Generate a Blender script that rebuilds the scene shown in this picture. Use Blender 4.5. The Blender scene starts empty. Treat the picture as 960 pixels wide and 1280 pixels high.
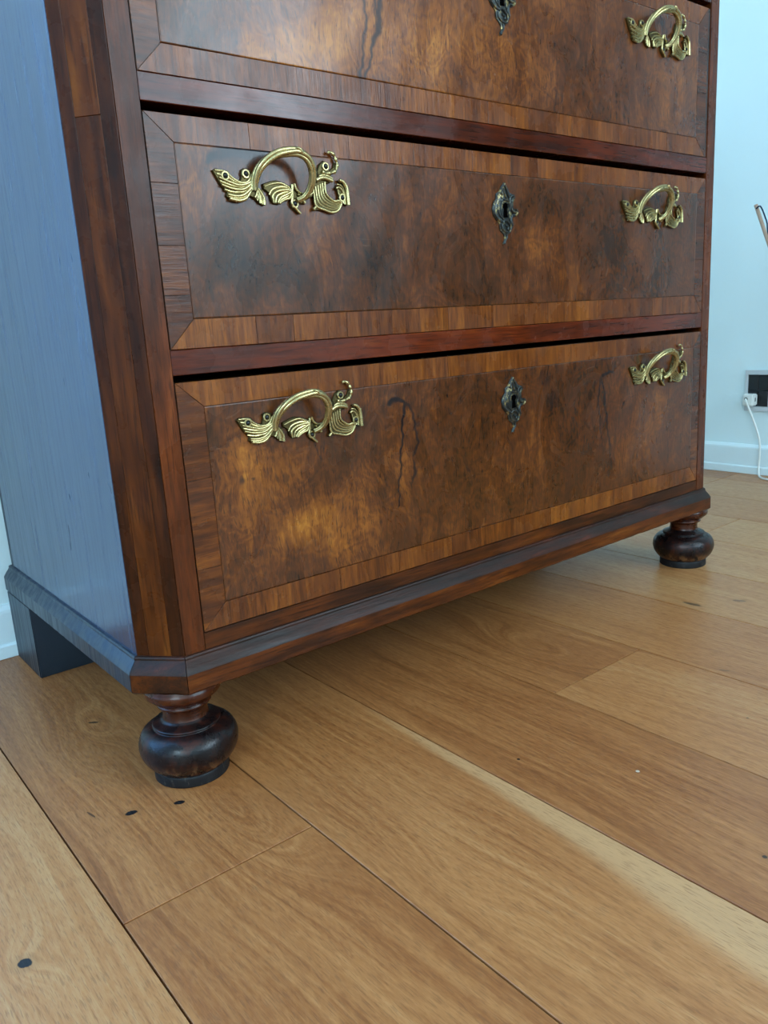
import bpy, bmesh, math, random
import numpy as np
from mathutils import Matrix, Vector

random.seed(7)
C = bpy.context.scene.collection
SC = bpy.context.scene

# ------------------------------------------------------------------ camera
F_PX = 984.94
RM = [[0.7743086, -0.6299719, -0.0598466], [0.1908359, 0.1422914, 0.9712542], [-0.6033473, -0.7634714, 0.2303987]]
cam_data = bpy.data.cameras.new('camera')
cam = bpy.data.objects.new('camera', cam_data); C.objects.link(cam)
cam_data.sensor_fit = 'VERTICAL'; cam_data.sensor_height = 24.0
cam_data.lens = F_PX / 1280.0 * 24.0
cam_data.clip_start = 0.02; cam_data.clip_end = 60
M = Matrix([[RM[j][i] for j in range(3)] for i in range(3)]).to_4x4()
M.translation = Vector((-0.3001, -0.7223, 0.4610))
cam.matrix_world = M
SC.camera = cam

# ------------------------------------------------------------------ view, world, daylight
vs = SC.view_settings
vs.view_transform = 'Standard'; vs.look = 'None'; vs.gamma = 1.0; vs.use_curve_mapping = False
vs.exposure = 0.55

def srgb(r, g, b):
    f = lambda c: (c/255/12.92) if c/255 <= .04045 else ((c/255+.055)/1.055)**2.4
    return (f(r), f(g), f(b), 1.0)

world = bpy.data.worlds.new('sky'); SC.world = world; world.use_nodes = True
wb = world.node_tree.nodes['Background']
wb.inputs[0].default_value = (0.26, 0.56, 1.0, 1); wb.inputs[1].default_value = 1.2

X0, X1, Y0, Y1, ZC = -2.6, 1.8354, -3.6, 0.545, 2.6       # room box
# window openings: front wall, left wall, and a tall glazed opening in the back wall to the left of the chest
WIN_F = (0.2, 1.7, 0.95, 2.35)        # x0, x1, z0, z1 in the wall y = Y0
WIN_L = (-3.4, -1.5, 1.0, 2.35)       # y0, y1, z0, z1 in the wall x = X0
WIN_B = (-2.2, -0.30, 0.30, 2.3)      # x0, x1, z0, z1 in the wall y = Y1

WIN_R = (-3.45, -2.15, 1.05, 2.4)      # y0, y1, z0, z1 in the wall x = X1
ADDED_DOOR = (-1.85, -.80, 2.06)            # added unseen to dim reflections: y0, y1, height of the door in the wall x = X1

def daylight(name, loc, rot, sx, sy, power, col):
    l = bpy.data.lights.new(name, 'AREA'); l.shape = 'RECTANGLE'; l.size = sx; l.size_y = sy
    l.energy = power; l.color = col
    o = bpy.data.objects.new(name, l); C.objects.link(o); o.location = loc; o.rotation_euler = rot
    return o
daylight('front_window_daylight', ((WIN_F[0]+WIN_F[1])/2, Y0-.06, (WIN_F[2]+WIN_F[3])/2), (math.radians(90), 0, 0), WIN_F[1]-WIN_F[0], WIN_F[3]-WIN_F[2], 40, (.66, .88, 1.0))
daylight('left_window_daylight', (X0-.06, (WIN_L[0]+WIN_L[1])/2, (WIN_L[2]+WIN_L[3])/2), (0, math.radians(-90), 0), WIN_L[3]-WIN_L[2], WIN_L[1]-WIN_L[0], 76, (.62, .88, 1.0))
daylight('back_window_daylight', ((WIN_B[0]+WIN_B[1])/2, Y1+.06, (WIN_B[2]+WIN_B[3])/2), (math.radians(-90), 0, 0), WIN_B[1]-WIN_B[0], WIN_B[3]-WIN_B[2], 40, (.17, .46, 1.0))
daylight('right_window_daylight', (X1+.06, (WIN_R[0]+WIN_R[1])/2, (WIN_R[2]+WIN_R[3])/2), (0, math.radians(90), 0), WIN_R[3]-WIN_R[2], WIN_R[1]-WIN_R[0], 62, (.72, .88, 1.0))

# ------------------------------------------------------------------ node helpers
class NT:
    def __init__(self, name):
        self.m = bpy.data.materials.new(name); self.m.use_nodes = True
        self.t = self.m.node_tree; self.b = self.t.nodes['Principled BSDF']
    def n(self, typ, **kw):
        o = self.t.nodes.new(typ)
        for k, v in kw.items(): setattr(o, k, v)
        return o
    def l(self, a, b): self.t.links.new(a, b)
    def val(self, s, v):
        if hasattr(v, 'is_linked') or hasattr(v, 'links'): self.l(v, s)
        else: s.default_value = v
    def math(self, op, a, b=0.0, c=None, clamp=False):
        o = self.n('ShaderNodeMath', operation=op, use_clamp=clamp)
        self.val(o.inputs[0], a); self.val(o.inputs[1], b)
        if c is not None: self.val(o.inputs[2], c)
        return o.outputs[0]
    def vmath(self, op, a, b):
        o = self.n('ShaderNodeVectorMath', operation=op)
        self.val(o.inputs[0], a); self.val(o.inputs[1], b)
        return o.outputs[0]
    def noise(self, vec, scale=1, detail=4, rough=.55, dist=0.0):
        o = self.n('ShaderNodeTexNoise'); self.l(vec, o.inputs['Vector'])
        o.inputs['Scale'].default_value = scale; o.inputs['Detail'].default_value = detail
        o.inputs['Roughness'].default_value = rough; o.inputs['Distortion'].default_value = dist
        return o.outputs['Fac']
    def ramp(self, fac, stops, interp='LINEAR'):
        o = self.n('ShaderNodeValToRGB'); self.l(fac, o.inputs[0]); r = o.color_ramp; r.interpolation = interp
        while len(r.elements) < len(stops): r.elements.new(.5)
        for e, (p, c) in zip(r.elements, stops): e.position = p; e.color = c
        return o.outputs[0]
    def mix(self, fac, a, b, mode='MIX'):
        o = self.n('ShaderNodeMix', data_type='RGBA', blend_type=mode)
        self.val(o.inputs[0], fac)
        self.val(o.inputs[6], a); self.val(o.inputs[7], b)
        return o.outputs[2]
    def maprange(self, v, a, b, c=0.0, d=1.0, smooth=True):
        o = self.n('ShaderNodeMapRange', interpolation_type='SMOOTHSTEP' if smooth else 'LINEAR')
        self.l(v, o.inputs[0])
        for i, x in zip((1, 2, 3, 4), (a, b, c, d)): o.inputs[i].default_value = x
        return o.outputs[0]
    def attr(self, name):
        o = self.n('ShaderNodeAttribute', attribute_name=name); return o.outputs['Fac']
    def objcoord(self): return self.n('ShaderNodeTexCoord').outputs['Object']
    def objcolor(self):
        s = self.n('ShaderNodeSeparateColor'); self.l(self.n('ShaderNodeObjectInfo').outputs['Color'], s.inputs[0])
        return s.outputs
    def bump(self, h, strength=.3, dist=.001):
        o = self.n('ShaderNodeBump'); o.inputs['Strength'].default_value = strength; o.inputs['Distance'].default_value = dist
        self.l(h, o.inputs['Height']); self.l(o.outputs[0], self.b.inputs['Normal'])
    def seeded(self, amount=9.0):
        oc = self.objcolor(); s = self.math('MULTIPLY', oc[1], amount)
        c = self.n('ShaderNodeCombineXYZ'); self.l(s, c.inputs[0]); self.l(s, c.inputs[1]); self.l(s, c.inputs[2])
        return self.vmath('ADD', self.objcoord(), c.outputs[0]), oc

def wood(name, axis, stops, grain=160, tonegain=1.0, rough=.32, cloud=8, dist=.6, coat=.10, wear=.0, bumps=.35, spec=.28, gmix=.5):
    """straight-grained polished wood; axis = grain direction"""
    g = NT(name); v, oc = g.seeded()
    s = [1.0, 1.0, 1.0]; s[axis] = .09
    fine = g.noise(g.vmath('MULTIPLY', v, tuple(s)), grain, 5, .6, .25)
    pores = g.noise(g.vmath('MULTIPLY', v, tuple([1 if i != axis else .05 for i in range(3)])), grain*4, 2, .6)
    s2 = [1.0, 1.0, 1.0]; s2[axis] = .3
    big = g.noise(g.vmath('MULTIPLY', v, tuple(s2)), cloud, 5, .6, dist)
    x = g.math('ADD', g.math('MULTIPLY', fine, gmix), g.math('MULTIPLY', big, 1-gmix))
    x = g.math('ADD', g.math('MULTIPLY', g.math('SUBTRACT', x, .5), 1.7), .5)
    x = g.math('ADD', x, g.math('MULTIPLY', g.math('SUBTRACT', oc[0], .5), tonegain))
    col = g.ramp(x, stops)
    p = g.maprange(pores, .54, .64)
    col = g.mix(g.math('MULTIPLY', p, .55), col, stops[0][1])
    if wear:
        w = g.noise(v, 28, 6, .7); w = g.maprange(w, .6, .78)
        col = g.mix(g.math('MULTIPLY', w, wear), col, srgb(28, 18, 14))
    g.l(col, g.b.inputs['Base Color'])
    r = g.noise(v, 20, 4, .6)
    g.l(g.maprange(r, .3, .75, rough-.12, rough+.06), g.b.inputs['Roughness'])
    g.b.inputs['Specular IOR Level'].default_value = spec
    g.b.inputs['Coat Weight'].default_value = coat; g.b.inputs['Coat Roughness'].default_value = rough*.8
    h = g.math('ADD', g.math('MULTIPLY', fine, .6), g.math('MULTIPLY', pores, .3)); h = g.math('ADD', h, g.math('MULTIPLY', big, .8))
    g.bump(h, bumps, .0012)
    return g.m

# walnut burl panel: 'tone' and 'figure' attributes carry the streaks and clouds of this veneer
def burl():
    g = NT('burr_walnut_veneer'); v, oc = g.seeded()
    warp = g.n('ShaderNodeTexNoise'); g.l(v, warp.inputs['Vector']); warp.inputs['Scale'].default_value = 9; warp.inputs['Detail'].default_value = 3
    wv = g.vmath('ADD', v, g.vmath('MULTIPLY', g.vmath('SUBTRACT', warp.outputs['Color'], (.5, .5, .5)), (.035, .0, .06)))
    fine = g.noise(g.vmath('MULTIPLY', wv, (1, 1, .14)), 300, 6, .75, .3)
    med = g.noise(g.vmath('MULTIPLY', wv, (1, 1, .34)), 52, 7, .72, .6)
    cloud = g.noise(g.vmath('MULTIPLY', v, (1.3, 1, .8)), 10, 5, .58, 1.2)
    swirl = g.n('ShaderNodeTexWave', wave_type='RINGS'); g.l(wv, swirl.inputs['Vector'])
    swirl.inputs['Scale'].default_value = 11; swirl.inputs['Distortion'].default_value = 26; swirl.inputs['Detail'].default_value = 4; swirl.inputs['Detail Scale'].default_value = 2.2
    x = g.math('ADD', g.math('MULTIPLY', fine, .36), g.math('MULTIPLY', med, .34))
    x = g.math('ADD', x, g.math('MULTIPLY', cloud, .26))
    x = g.math('ADD', x, g.math('MULTIPLY', g.math('SUBTRACT', swirl.outputs['Fac'], .3), .06))
    x = g.math('ADD', g.math('MULTIPLY', g.math('SUBTRACT', x, .5), 2.0), .50)
    x = g.math('ADD', x, g.attr('tone'))
    x = g.math('ADD', x, g.math('MULTIPLY', g.math('SUBTRACT', oc[0], .5), 1.0))
    col = g.ramp(x, [(.03, srgb(31, 14, 4)), (.28, srgb(59, 30, 7)), (.50, srgb(88, 43, 12)), (.75, srgb(128, 70, 20)), (1.0, srgb(165, 102, 34))])
    # fine dark pores and a few small knots
    pores = g.noise(g.vmath('MULTIPLY', wv, (1, 1, .16)), 620, 2, .6)
    col = g.mix(g.math('MULTIPLY', g.maprange(pores, .55, .66), .6), col, srgb(30, 15, 10))
    vor = g.n('ShaderNodeTexVoronoi'); g.l(wv, vor.inputs['Vector']); vor.inputs['Scale'].default_value = 24
    vc = g.n('ShaderNodeSeparateColor'); g.l(vor.outputs['Color'], vc.inputs[0])
    kn = g.math('MULTIPLY', g.maprange(vor.outputs['Distance'], .03, .13, 1, 0), g.maprange(vc.outputs[0], .80, .84))
    col = g.mix(g.math('MULTIPLY', kn, .75), col, srgb(38, 22, 18))
    fg = g.math('MULTIPLY', g.attr('figure'), g.maprange(med, .25, .5, .75, 1.0), clamp=True)
    col = g.mix(fg, col, srgb(18, 12, 13))
    # hairline scratches
    sc = g.noise(g.vmath('MULTIPLY', v, (3, 1, 60)), 5, 2, .5, 2.0)
    col = g.mix(g.math('MULTIPLY', g.maprange(sc, .76, .78), .1), col, srgb(180, 140, 110))
    g.l(col, g.b.inputs['Base Color'])
    g.l(g.maprange(cloud, .3, .7, .22, .34), g.b.inputs['Roughness'])
    g.b.inputs['Specular IOR Level'].default_value = .3; g.b.inputs['Coat Weight'].default_value = .2; g.b.inputs['Coat Roughness'].default_value = .16
    h = g.math('ADD', g.math('MULTIPLY', fine, .5), g.math('MULTIPLY', cloud, 1.5))
    g.bump(h, .22, .0012)
    return g.m

WAL = [(.12, srgb(44, 20, 5)), (.38, srgb(79, 36, 8)), (.6, srgb(109, 55, 14)), (.85, srgb(139, 77, 22))]
MAH = [(.12, srgb(38, 16, 5)), (.4, srgb(69, 30, 8)), (.65, srgb(97, 44, 14)), (.9, srgb(134, 70, 26))]
RED = [(.12, srgb(35, 11, 3)), (.4, srgb(68, 23, 4)), (.65, srgb(97, 35, 7)), (.9, srgb(122, 57, 16))]
DRK = [(.15, srgb(20, 11, 4)), (.45, srgb(39, 21, 7)), (.7, srgb(69, 35, 10)), (.92, srgb(93, 52, 16))]
m_burl = burl()
m_cross_v = wood('crossbanding_grain_upright', 2, WAL, grain=190, cloud=22, gmix=.55)
m_cross_h = wood('crossbanding_grain_level', 0, WAL, grain=190, cloud=22, gmix=.55)
m_stile = wood('mahogany_upright', 2, MAH, grain=150, cloud=14, wear=.35, spec=.16, coat=.05)
m_rail = wood('mahogany_level', 0, RED, grain=120, cloud=12, rough=.28, wear=.2)
m_corner = wood('corner_veneer', 2, [(.12, srgb(32, 13, 4)), (.4, srgb(60, 25, 5)), (.65, srgb(87, 40, 8)), (.9, srgb(113, 60, 16))], grain=90, cloud=16, dist=2.0, rough=.34, spec=.15, coat=.05)
m_drawer = wood('drawer_edge_wood', 0, DRK, grain=120)
m_mould = wood('moulding_wood', 0, [(.12, srgb(26, 10, 3)), (.4, srgb(54, 24, 6)), (.65, srgb(88, 40, 9)), (.9, srgb(120, 64, 19))], grain=110, cloud=26, rough=.4, wear=.6, bumps=.5, spec=.18, coat=.05)
m_mould_top = wood('moulding_worn_top', 0, [(.12, srgb(21, 11, 5)), (.4, srgb(36, 19, 11)), (.65, srgb(57, 26, 14)), (.9, srgb(93, 40, 19))], grain=150, cloud=30, rough=.5, wear=.5, bumps=.8, spec=.24, coat=.05)
def foot_wood():
    g = NT('turned_foot_wood'); v, oc = g.seeded()
    n1 = g.noise(v, 34, 6, .7, .8); n2 = g.noise(g.vmath('MULTIPLY', v, (1, 1, .35)), 120, 5, .7, .5)
    sp = g.n('ShaderNodeSeparateXYZ'); g.l(g.objcoord(), sp.inputs[0]); z = sp.outputs[2]
    col = g.ramp(g.math('ADD', g.math('MULTIPLY', n1, .7), g.math('MULTIPLY', n2, .3)), [(.36, srgb(13, 9, 10)), (.50, srgb(24, 13, 12)), (.57, srgb(52, 20, 10)), (.70, srgb(76, 34, 16))])
    low = g.maprange(z, .006, .034, 1, 0); rim = g.maprange(z, .012, .015, 1, 0)
    low = g.math('MULTIPLY', low, g.math('SUBTRACT', 1.0, rim))
    col = g.mix(g.math('MULTIPLY', low, g.maprange(n1, .40, .55)), col, srgb(86, 38, 14))
    scr = g.math('MULTIPLY', low, g.maprange(g.math('ADD', g.math('MULTIPLY', n2, .6), g.math('MULTIPLY', n1, .4)), .50, .56))
    col = g.mix(scr, col, srgb(140, 104, 66))
    chip = g.math('MULTIPLY', rim, g.maprange(n2, .55, .64))
    col = g.mix(chip, g.mix(rim, col, srgb(18, 16, 17)), srgb(60, 52, 44))
    nick = g.maprange(g.noise(v, 210, 2, .5), .70, .74)
    col = g.mix(nick, col, srgb(8, 7, 8))
    g.l(col, g.b.inputs['Base Color'])
    g.l(g.math('ADD', g.math('ADD', g.maprange(n1, .35, .65, .24, .42), g.math('MULTIPLY', scr, .3)), g.math('MULTIPLY', rim, .3)), g.b.inputs['Roughness']); g.b.inputs['Specular IOR Level'].default_value = .25
    g.b.inputs['Coat Weight'].default_value = .1; g.b.inputs['Coat Roughness'].default_value = .2
    h = g.math('SUBTRACT', g.math('MULTIPLY', n2, .8), nick); h = g.math('SUBTRACT', h, g.math('MULTIPLY', scr, .8))
    g.bump(h, .5, .0012)
    return g.m
m_foot = foot_wood()
m_footneck = wood('foot_neck_wood', 0, [(.1, srgb(30, 9, 2)), (.42, srgb(52, 18, 4)), (.62, srgb(67, 26, 5)), (.9, srgb(85, 39, 9))], grain=60, cloud=20, rough=.28)

def side_wood(name, base, rough, streak):
    g = NT(name); v, oc = g.seeded()
    fine = g.noise(g.vmath('MULTIPLY', v, (1, 1, .05)), 120, 5, .6, .2)
    big = g.noise(g.vmath('MULTIPLY', v, (1, 1, .12)), 9, 4, .55, .5)
    x = g.math('ADD', g.math('MULTIPLY', fine, .5), g.math('MULTIPLY', big, .5))
    col = g.ramp(x, [(.3, tuple(c*.75 for c in base[:3])+(1,)), (.5, base), (.72, tuple(min(1, c*1.3) for c in base[:3])+(1,))])
    nick = g.noise(g.vmath('MULTIPLY', v, (1, 1, .22)), 75, 2, .5, .6)
    nk = g.maprange(nick, .735, .765)
    col = g.mix(nk, col, srgb(16, 16, 22))
    g.l(col, g.b.inputs['Base Color'])
    r = g.math('ADD', g.maprange(fine, .35, .7, rough-.05, rough+streak), g.math('MULTIPLY', nk, .4))
    g.l(r, g.b.inputs['Roughness'])
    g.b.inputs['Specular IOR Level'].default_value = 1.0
    g.b.inputs['Specular Tint'].default_value = (.52, .76, 1.0, 1)  # blue of the reflected sky put into the specular tint
    g.b.inputs['Coat Weight'].default_value = .0
    h = g.math('SUBTRACT', g.math('MULTIPLY', fine, .5), g.math('MULTIPLY', nk, .6))
    g.bump(h, .05, .001)
    return g.m
m_side = side_wood('polished_side_board_sky_tint', srgb(38, 48, 72), .20, .09)  # dark wood, blue sky reflection put into the base colour
m_side_rough = side_wood('worn_side_edge', srgb(22, 25, 33), .38, .2)

def brass():
    g = NT('gilt_brass'); v = g.objcoord()
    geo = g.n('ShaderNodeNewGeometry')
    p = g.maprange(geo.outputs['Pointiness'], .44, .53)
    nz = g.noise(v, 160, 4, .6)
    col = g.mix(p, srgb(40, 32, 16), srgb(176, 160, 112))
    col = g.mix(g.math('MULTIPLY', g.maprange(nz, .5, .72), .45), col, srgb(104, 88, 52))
    g.l(col, g.b.inputs['Base Color']); g.b.inputs['Metallic'].default_value = .95
    g.l(g.maprange(nz, .3, .7, .22, .4), g.b.inputs['Roughness'])
    g.bump(g.noise(v, 420, 3, .6), .25, .0006)
    return g.m
def bronze():
    g = NT('dark_patinated_bronze'); v = g.objcoord()
    nz = g.noise(v, 150, 4, .6)
    col = g.mix(g.maprange(nz, .52, .68), srgb(54, 56, 54), srgb(150, 132, 86))
    g.l(col, g.b.inputs['Base Color']); g.b.inputs['Metallic'].default_value = .8
    g.b.inputs['Roughness'].default_value = .34
    g.bump(g.noise(v, 400, 3, .6), .3, .0006)
    return g.m
def plain(name, col, rough=.5, metal=0.0, bump=0, bscale=60, coat=0.0, var=.06):
    g = NT(name); v = g.objcoord(); nz = g.noise(v, bscale, 4, .6)
    c2 = tuple(c*(1-var*2) for c in col[:3]) + (1,)
    g.l(g.mix(nz, col, c2), g.b.inputs['Base Color'])
    g.b.inputs['Roughness'].default_value = rough; g.b.inputs['Metallic'].default_value = metal
    g.b.inputs['Coat Weight'].default_value = coat
    if bump: g.bump(nz, bump, .001)
    return g.m
m_brass = brass(); m_brass_dark = plain('darker_brass_ground', srgb(92, 80, 48), .42, .9, .3, 300, var=.25); m_bronze = bronze()  # handle plate ground is darker than the raised strokes
m_pin = plain('blackened_iron_pin', srgb(38, 38, 36), .3, .6)
m_black = plain('keyhole_dark', srgb(5, 4, 4), .9); m_black.node_tree.nodes['Principled BSDF'].inputs['Specular IOR Level'].default_value = 0
m_wall = plain('white_wall_paint', srgb(216, 232, 233), .7, bump=.05, bscale=180, var=.01)
m_trim = plain('white_gloss_trim', srgb(220, 234, 236), .32, var=.02)
m_ceil = plain('white_ceiling_paint', srgb(235, 236, 234), .8, var=.01)
m_plastic = plain('white_plastic', srgb(225, 225, 218), .35, var=.02)
m_frame = plain('pale_grey_frame', srgb(196, 200, 202), .35, var=.02)
m_socket = plain('black_socket_plastic', srgb(14, 16, 20), .25, var=.05)
m_rod = plain('pale_beech_rod', srgb(196, 160, 136), .45, var=.15)
m_strap = plain('navy_canvas', srgb(16, 46, 72), .8, bump=.3, bscale=600)
m_sub = plain('dark_subfloor', srgb(12, 9, 7), .9)

KNOTS = [(-.2144, -.1339, .0042, .0052, .6, 1), (-.0767, -.0006, .0034, .0054, 1.3, 1), (-.0331, -.0184, .0030, .0050, 1.1, 1),
         (-.0369, .2215, .0020, .0060, .9, .8), (.2710, -.2055, .0016, .0016, 0, 1), (.8093, -.0939, .0040, .0140, .1, .7),
         (.6185, -.2500, .0012, .0060, .4, .6), (.3020, -.4550, .002, .002, 0, .9), (-.108, .0260, .0010, .007, .2, .7), (.8700, -.1400, .004, .009, .5, .5), (.520, -.33, .0012, .0012, 0, .7)]
RINGS = [(-.040, .2215, .020, .055, .050), (-.004, -.060, .030, .130, .060), (-.075, .150, .018, .06, .03), (.500, -.02, .040, .12, .07), (-.2144, -.134, .02, .03, .025), (.09, -.30, .02, .06, .02)]
def floor_wood():
    g = NT('oiled_oak_plank'); oc = g.objcolor()
    pos = g.n('ShaderNodeNewGeometry').outputs['Position']
    s = g.math('MULTIPLY', oc[1], 31.0)
    cmb = g.n('ShaderNodeCombineXYZ'); g.l(s, cmb.inputs[0]); g.l(s, cmb.inputs[1])
    v = g.vmath('ADD', pos, cmb.outputs[0])
    sp = g.n('ShaderNodeSeparateXYZ'); g.l(pos, sp.inputs[0]); px, py = sp.outputs[0], sp.outputs[1]
    spo = g.n('ShaderNodeSeparateXYZ'); g.l(g.objcoord(), spo.inputs[0]); lx = spo.outputs[0]
    field = g.math('ADD', g.math('MULTIPLY', px, 1.0), g.math('MULTIPLY', g.noise(g.vmath('MULTIPLY', v, (3, .9, 1)), 1, 3, .5), .16))
    for (kx, ky, rx, ry, am) in RINGS:
        a = g.math('DIVIDE', g.math('SUBTRACT', px, kx), rx); b = g.math('DIVIDE', g.math('SUBTRACT', py, ky), ry)
        e = g.math('ADD', g.math('MULTIPLY', a, a), g.math('MULTIPLY', b, b))
        e = g.math('EXPONENT', g.math('MULTIPLY', e, -1.0))
        field = g.math('ADD', field, g.math('MULTIPLY', e, am))
    wv = g.n('ShaderNodeCombineXYZ'); g.l(g.math('MULTIPLY', field, 1), wv.inputs[0]); g.l(g.math('MULTIPLY', py, .035), wv.inputs[1]); g.l(s, wv.inputs[2])
    rings = g.noise(wv.outputs[0], 150, 4, .65)
    broad = g.noise(wv.outputs[0], 17, 3, .5)
    ripple = g.noise(g.vmath('MULTIPLY', v, (1, .2, 1)), 330, 4, .65, .6)
    pores = g.noise(g.vmath('MULTIPLY', v, (1, .07, 1)), 900, 2, .55)
    x = g.math('ADD', g.math('MULTIPLY', rings, .48), g.math('MULTIPLY', broad, .24)); x = g.math('ADD', x, g.math('MULTIPLY', ripple, .28))
    x = g.math('ADD', g.math('MULTIPLY', g.math('SUBTRACT', x, .5), 1.75), .5)
    x = g.math('ADD', x, g.math('SUBTRACT', oc[0], .5))
    col = g.ramp(x, [(.05, srgb(106, 59, 27)), (.35, srgb(146, 88, 45)), (.6, srgb(173, 114, 64)), (.95, srgb(192, 143, 93))])
    wid = g.maprange(py, -.5, .02, .052, -.004, False)
    sap = g.math('MULTIPLY', g.maprange(g.math('ADD', g.math('ADD', lx, wid), g.math('MULTIPLY', broad, .03)), .100, .118), oc[2])
    col = g.mix(g.math('MULTIPLY', sap, .6), col, srgb(202, 158, 109))
    col = g.mix(g.math('MULTIPLY', g.maprange(pores, .54, .64), .42), col, srgb(118, 74, 38))
    for (kx, ky, rx, ry, ang, am) in KNOTS:
        dx = g.math('SUBTRACT', px, kx); dy = g.math('SUBTRACT', py, ky); ca, sa = math.cos(ang), math.sin(ang)
        a = g.math('DIVIDE', g.math('ADD', g.math('MULTIPLY', dx, ca), g.math('MULTIPLY', dy, sa)), rx)
        b = g.math('DIVIDE', g.math('SUBTRACT', g.math('MULTIPLY', dy, ca), g.math('MULTIPLY', dx, sa)), ry)
        e = g.math('ADD', g.math('MULTIPLY', a, a), g.math('MULTIPLY', b, b))
        e = g.math('ADD', e, g.math('MULTIPLY', g.math('SUBTRACT', ripple, .5), 1.6))
        col = g.mix(g.math('MULTIPLY', g.maprange(e, 1.9, 9, 1, 0), .22*am), col, srgb(120, 80, 40))
        col = g.mix(g.math('MULTIPLY', g.maprange(e, .9, 1.5, 1, 0), am), col, srgb(22, 18, 18))
    fx = g.math('SUBTRACT', px, .3396); fy = g.math('ADD', py, .3061)
    fl = g.math('SQRT', g.math('ADD', g.math('MULTIPLY', fx, fx), g.math('MULTIPLY', fy, fy)))
    col = g.mix(g.maprange(fl, .0016, .0024, 1, 0), col, srgb(190, 180, 160))
    g.l(col, g.b.inputs['Base Color'])
    g.l(g.maprange(pores, .35, .7, .34, .48), g.b.inputs['Roughness'])
    g.b.inputs['Specular IOR Level'].default_value = .55
    h = g.math('ADD', g.math('MULTIPLY', ripple, .5), g.math('MULTIPLY', pores, -.5)); h = g.math('ADD', h, g.math('MULTIPLY', rings, .5))
    g.bump(h, .28, .0008)
    return g.m
m_floor = floor_wood()

# ------------------------------------------------------------------ mesh helpers
WO = {}    # world origin of each object
def link(name, me, mat, parent=None, origin=(0, 0, 0), col=(.5, .5, 0), smooth=False):
    o = bpy.data.objects.new(name, me); C.objects.link(o)
    if mat and not me.materials: me.materials.append(mat)
    po = WO[parent.name] if parent else Vector((0, 0, 0))
    o.parent = parent; o.location = Vector(origin) - po; WO[o.name] = Vector(origin)
    o.color = (col[0], col[1], col[2], 1)
    if smooth:
        for p in me.polygons: p.use_smooth = True
    return o
def mesh(name, verts, faces, origin=(0, 0, 0)):
    me = bpy.data.meshes.new(name); ox, oy, oz = origin
    me.from_pydata([(x-ox, y-oy, z-oz) for x, y, z in verts], [], faces); me.update(); return me
def bev_box(name, a, b, mat, parent=None, bev=.0006, col=(.5, .5, 0), seg=1, origin=None):
    bm = bmesh.new(); bmesh.ops.create_cube(bm, size=1)
    c = [(a[i]+b[i])/2 for i in range(3)]; o = origin or c
    for v in bm.verts: v.co = Vector([v.co[i]*abs(b[i]-a[i]) + c[i]-o[i] for i in range(3)])
    if bev: bmesh.ops.bevel(bm, geom=bm.edges[:], offset=bev, segments=seg, affect='EDGES', clamp_overlap=True)
    me = bpy.data.meshes.new(name); bm.to_mesh(me); bm.free()
    return link(name, me, mat, parent, o, col)
def prism_xz(name, poly, y0, y1, mat, parent, bev=.0004, col=(.5, .5, 0)):
    """polygon in x,z between y0 (front) and y1 (back)"""
    cx = sum(p[0] for p in poly)/len(poly); cz = sum(p[1] for p in poly)/len(poly); o = (cx, y0, cz)
    bm = bmesh.new(); f = [bm.verts.new((x-cx, 0, z-cz)) for x, z in poly]; bk = [bm.verts.new((x-cx, y1-y0, z-cz)) for x, z in poly]
    ff = bm.faces.new(f); bm.faces.new(bk[::-1]); n = len(poly)
    for i in range(n): bm.faces.new((f[i], bk[i], bk[(i+1) % n], f[(i+1) % n]))
    bmesh.ops.recalc_face_normals(bm, faces=bm.faces)
    if bev: bmesh.ops.bevel(bm, geom=list(ff.edges), offset=bev, segments=1, affect='EDGES', clamp_overlap=True)
    me = bpy.data.meshes.new(name); bm.to_mesh(me); bm.free()
    return link(name, me, mat, parent, o, col)
def add_tube(V, Fc, pts, rad, n=8, flat=1.0, taper=(1, 1), sub=5, twist=None):
    """swept tube along Catmull-Rom through pts (x,y,z); flat squeezes in y"""
    P = [Vector(p) for p in pts]
    out = []
    for i in range(len(P)-1):
        p0 = P[i-1] if i else P[0]*2-P[1]; p1 = P[i]; p2 = P[i+1]; p3 = P[i+2] if i+2 < len(P) else P[-1]*2-P[-2]
        for k in range(sub):
            t = k/sub
            out.append(.5*((2*p1)+(p2-p0)*t+(2*p0-5*p1+4*p2-p3)*t*t+(3*p1-p0-3*p2+p3)*t**3))
    out.append(P[-1]); m = len(out); base = len(V)
    up = Vector((0, -1, 0))
    for i, p in enumerate(out):
        t = (out[min(i+1, m-1)]-out[max(i-1, 0)]).normalized()
        s = t.cross(up)
        if s.length < .2: s = Vector((1, 0, 0)) if i == 0 else last
        s.normalize(); u = s.cross(t).normalized(); last = s
        f = i/(m-1); r = rad*(taper[0]*(1-f)+taper[1]*f) if callable(rad) is False else rad(f)
        for k in range(n):
            a = 2*math.pi*k/n; rr = r
            if twist: rr = r*(1+twist[0]*math.cos(twist[1]*a + twist[2]*f))
            q = p + s*math.cos(a)*rr + u*math.sin(a)*rr*flat
            V.append(tuple(q))
    for i in range(m-1):
        for k in range(n):
            a = base+i*n+k; b = base+i*n+(k+1) % n
            Fc.append((a, b, b+n, a+n))
    Fc.append(tuple(base+k for k in range(n))[::-1]); Fc.append(tuple(base+(m-1)*n+k for k in range(n)))
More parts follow.
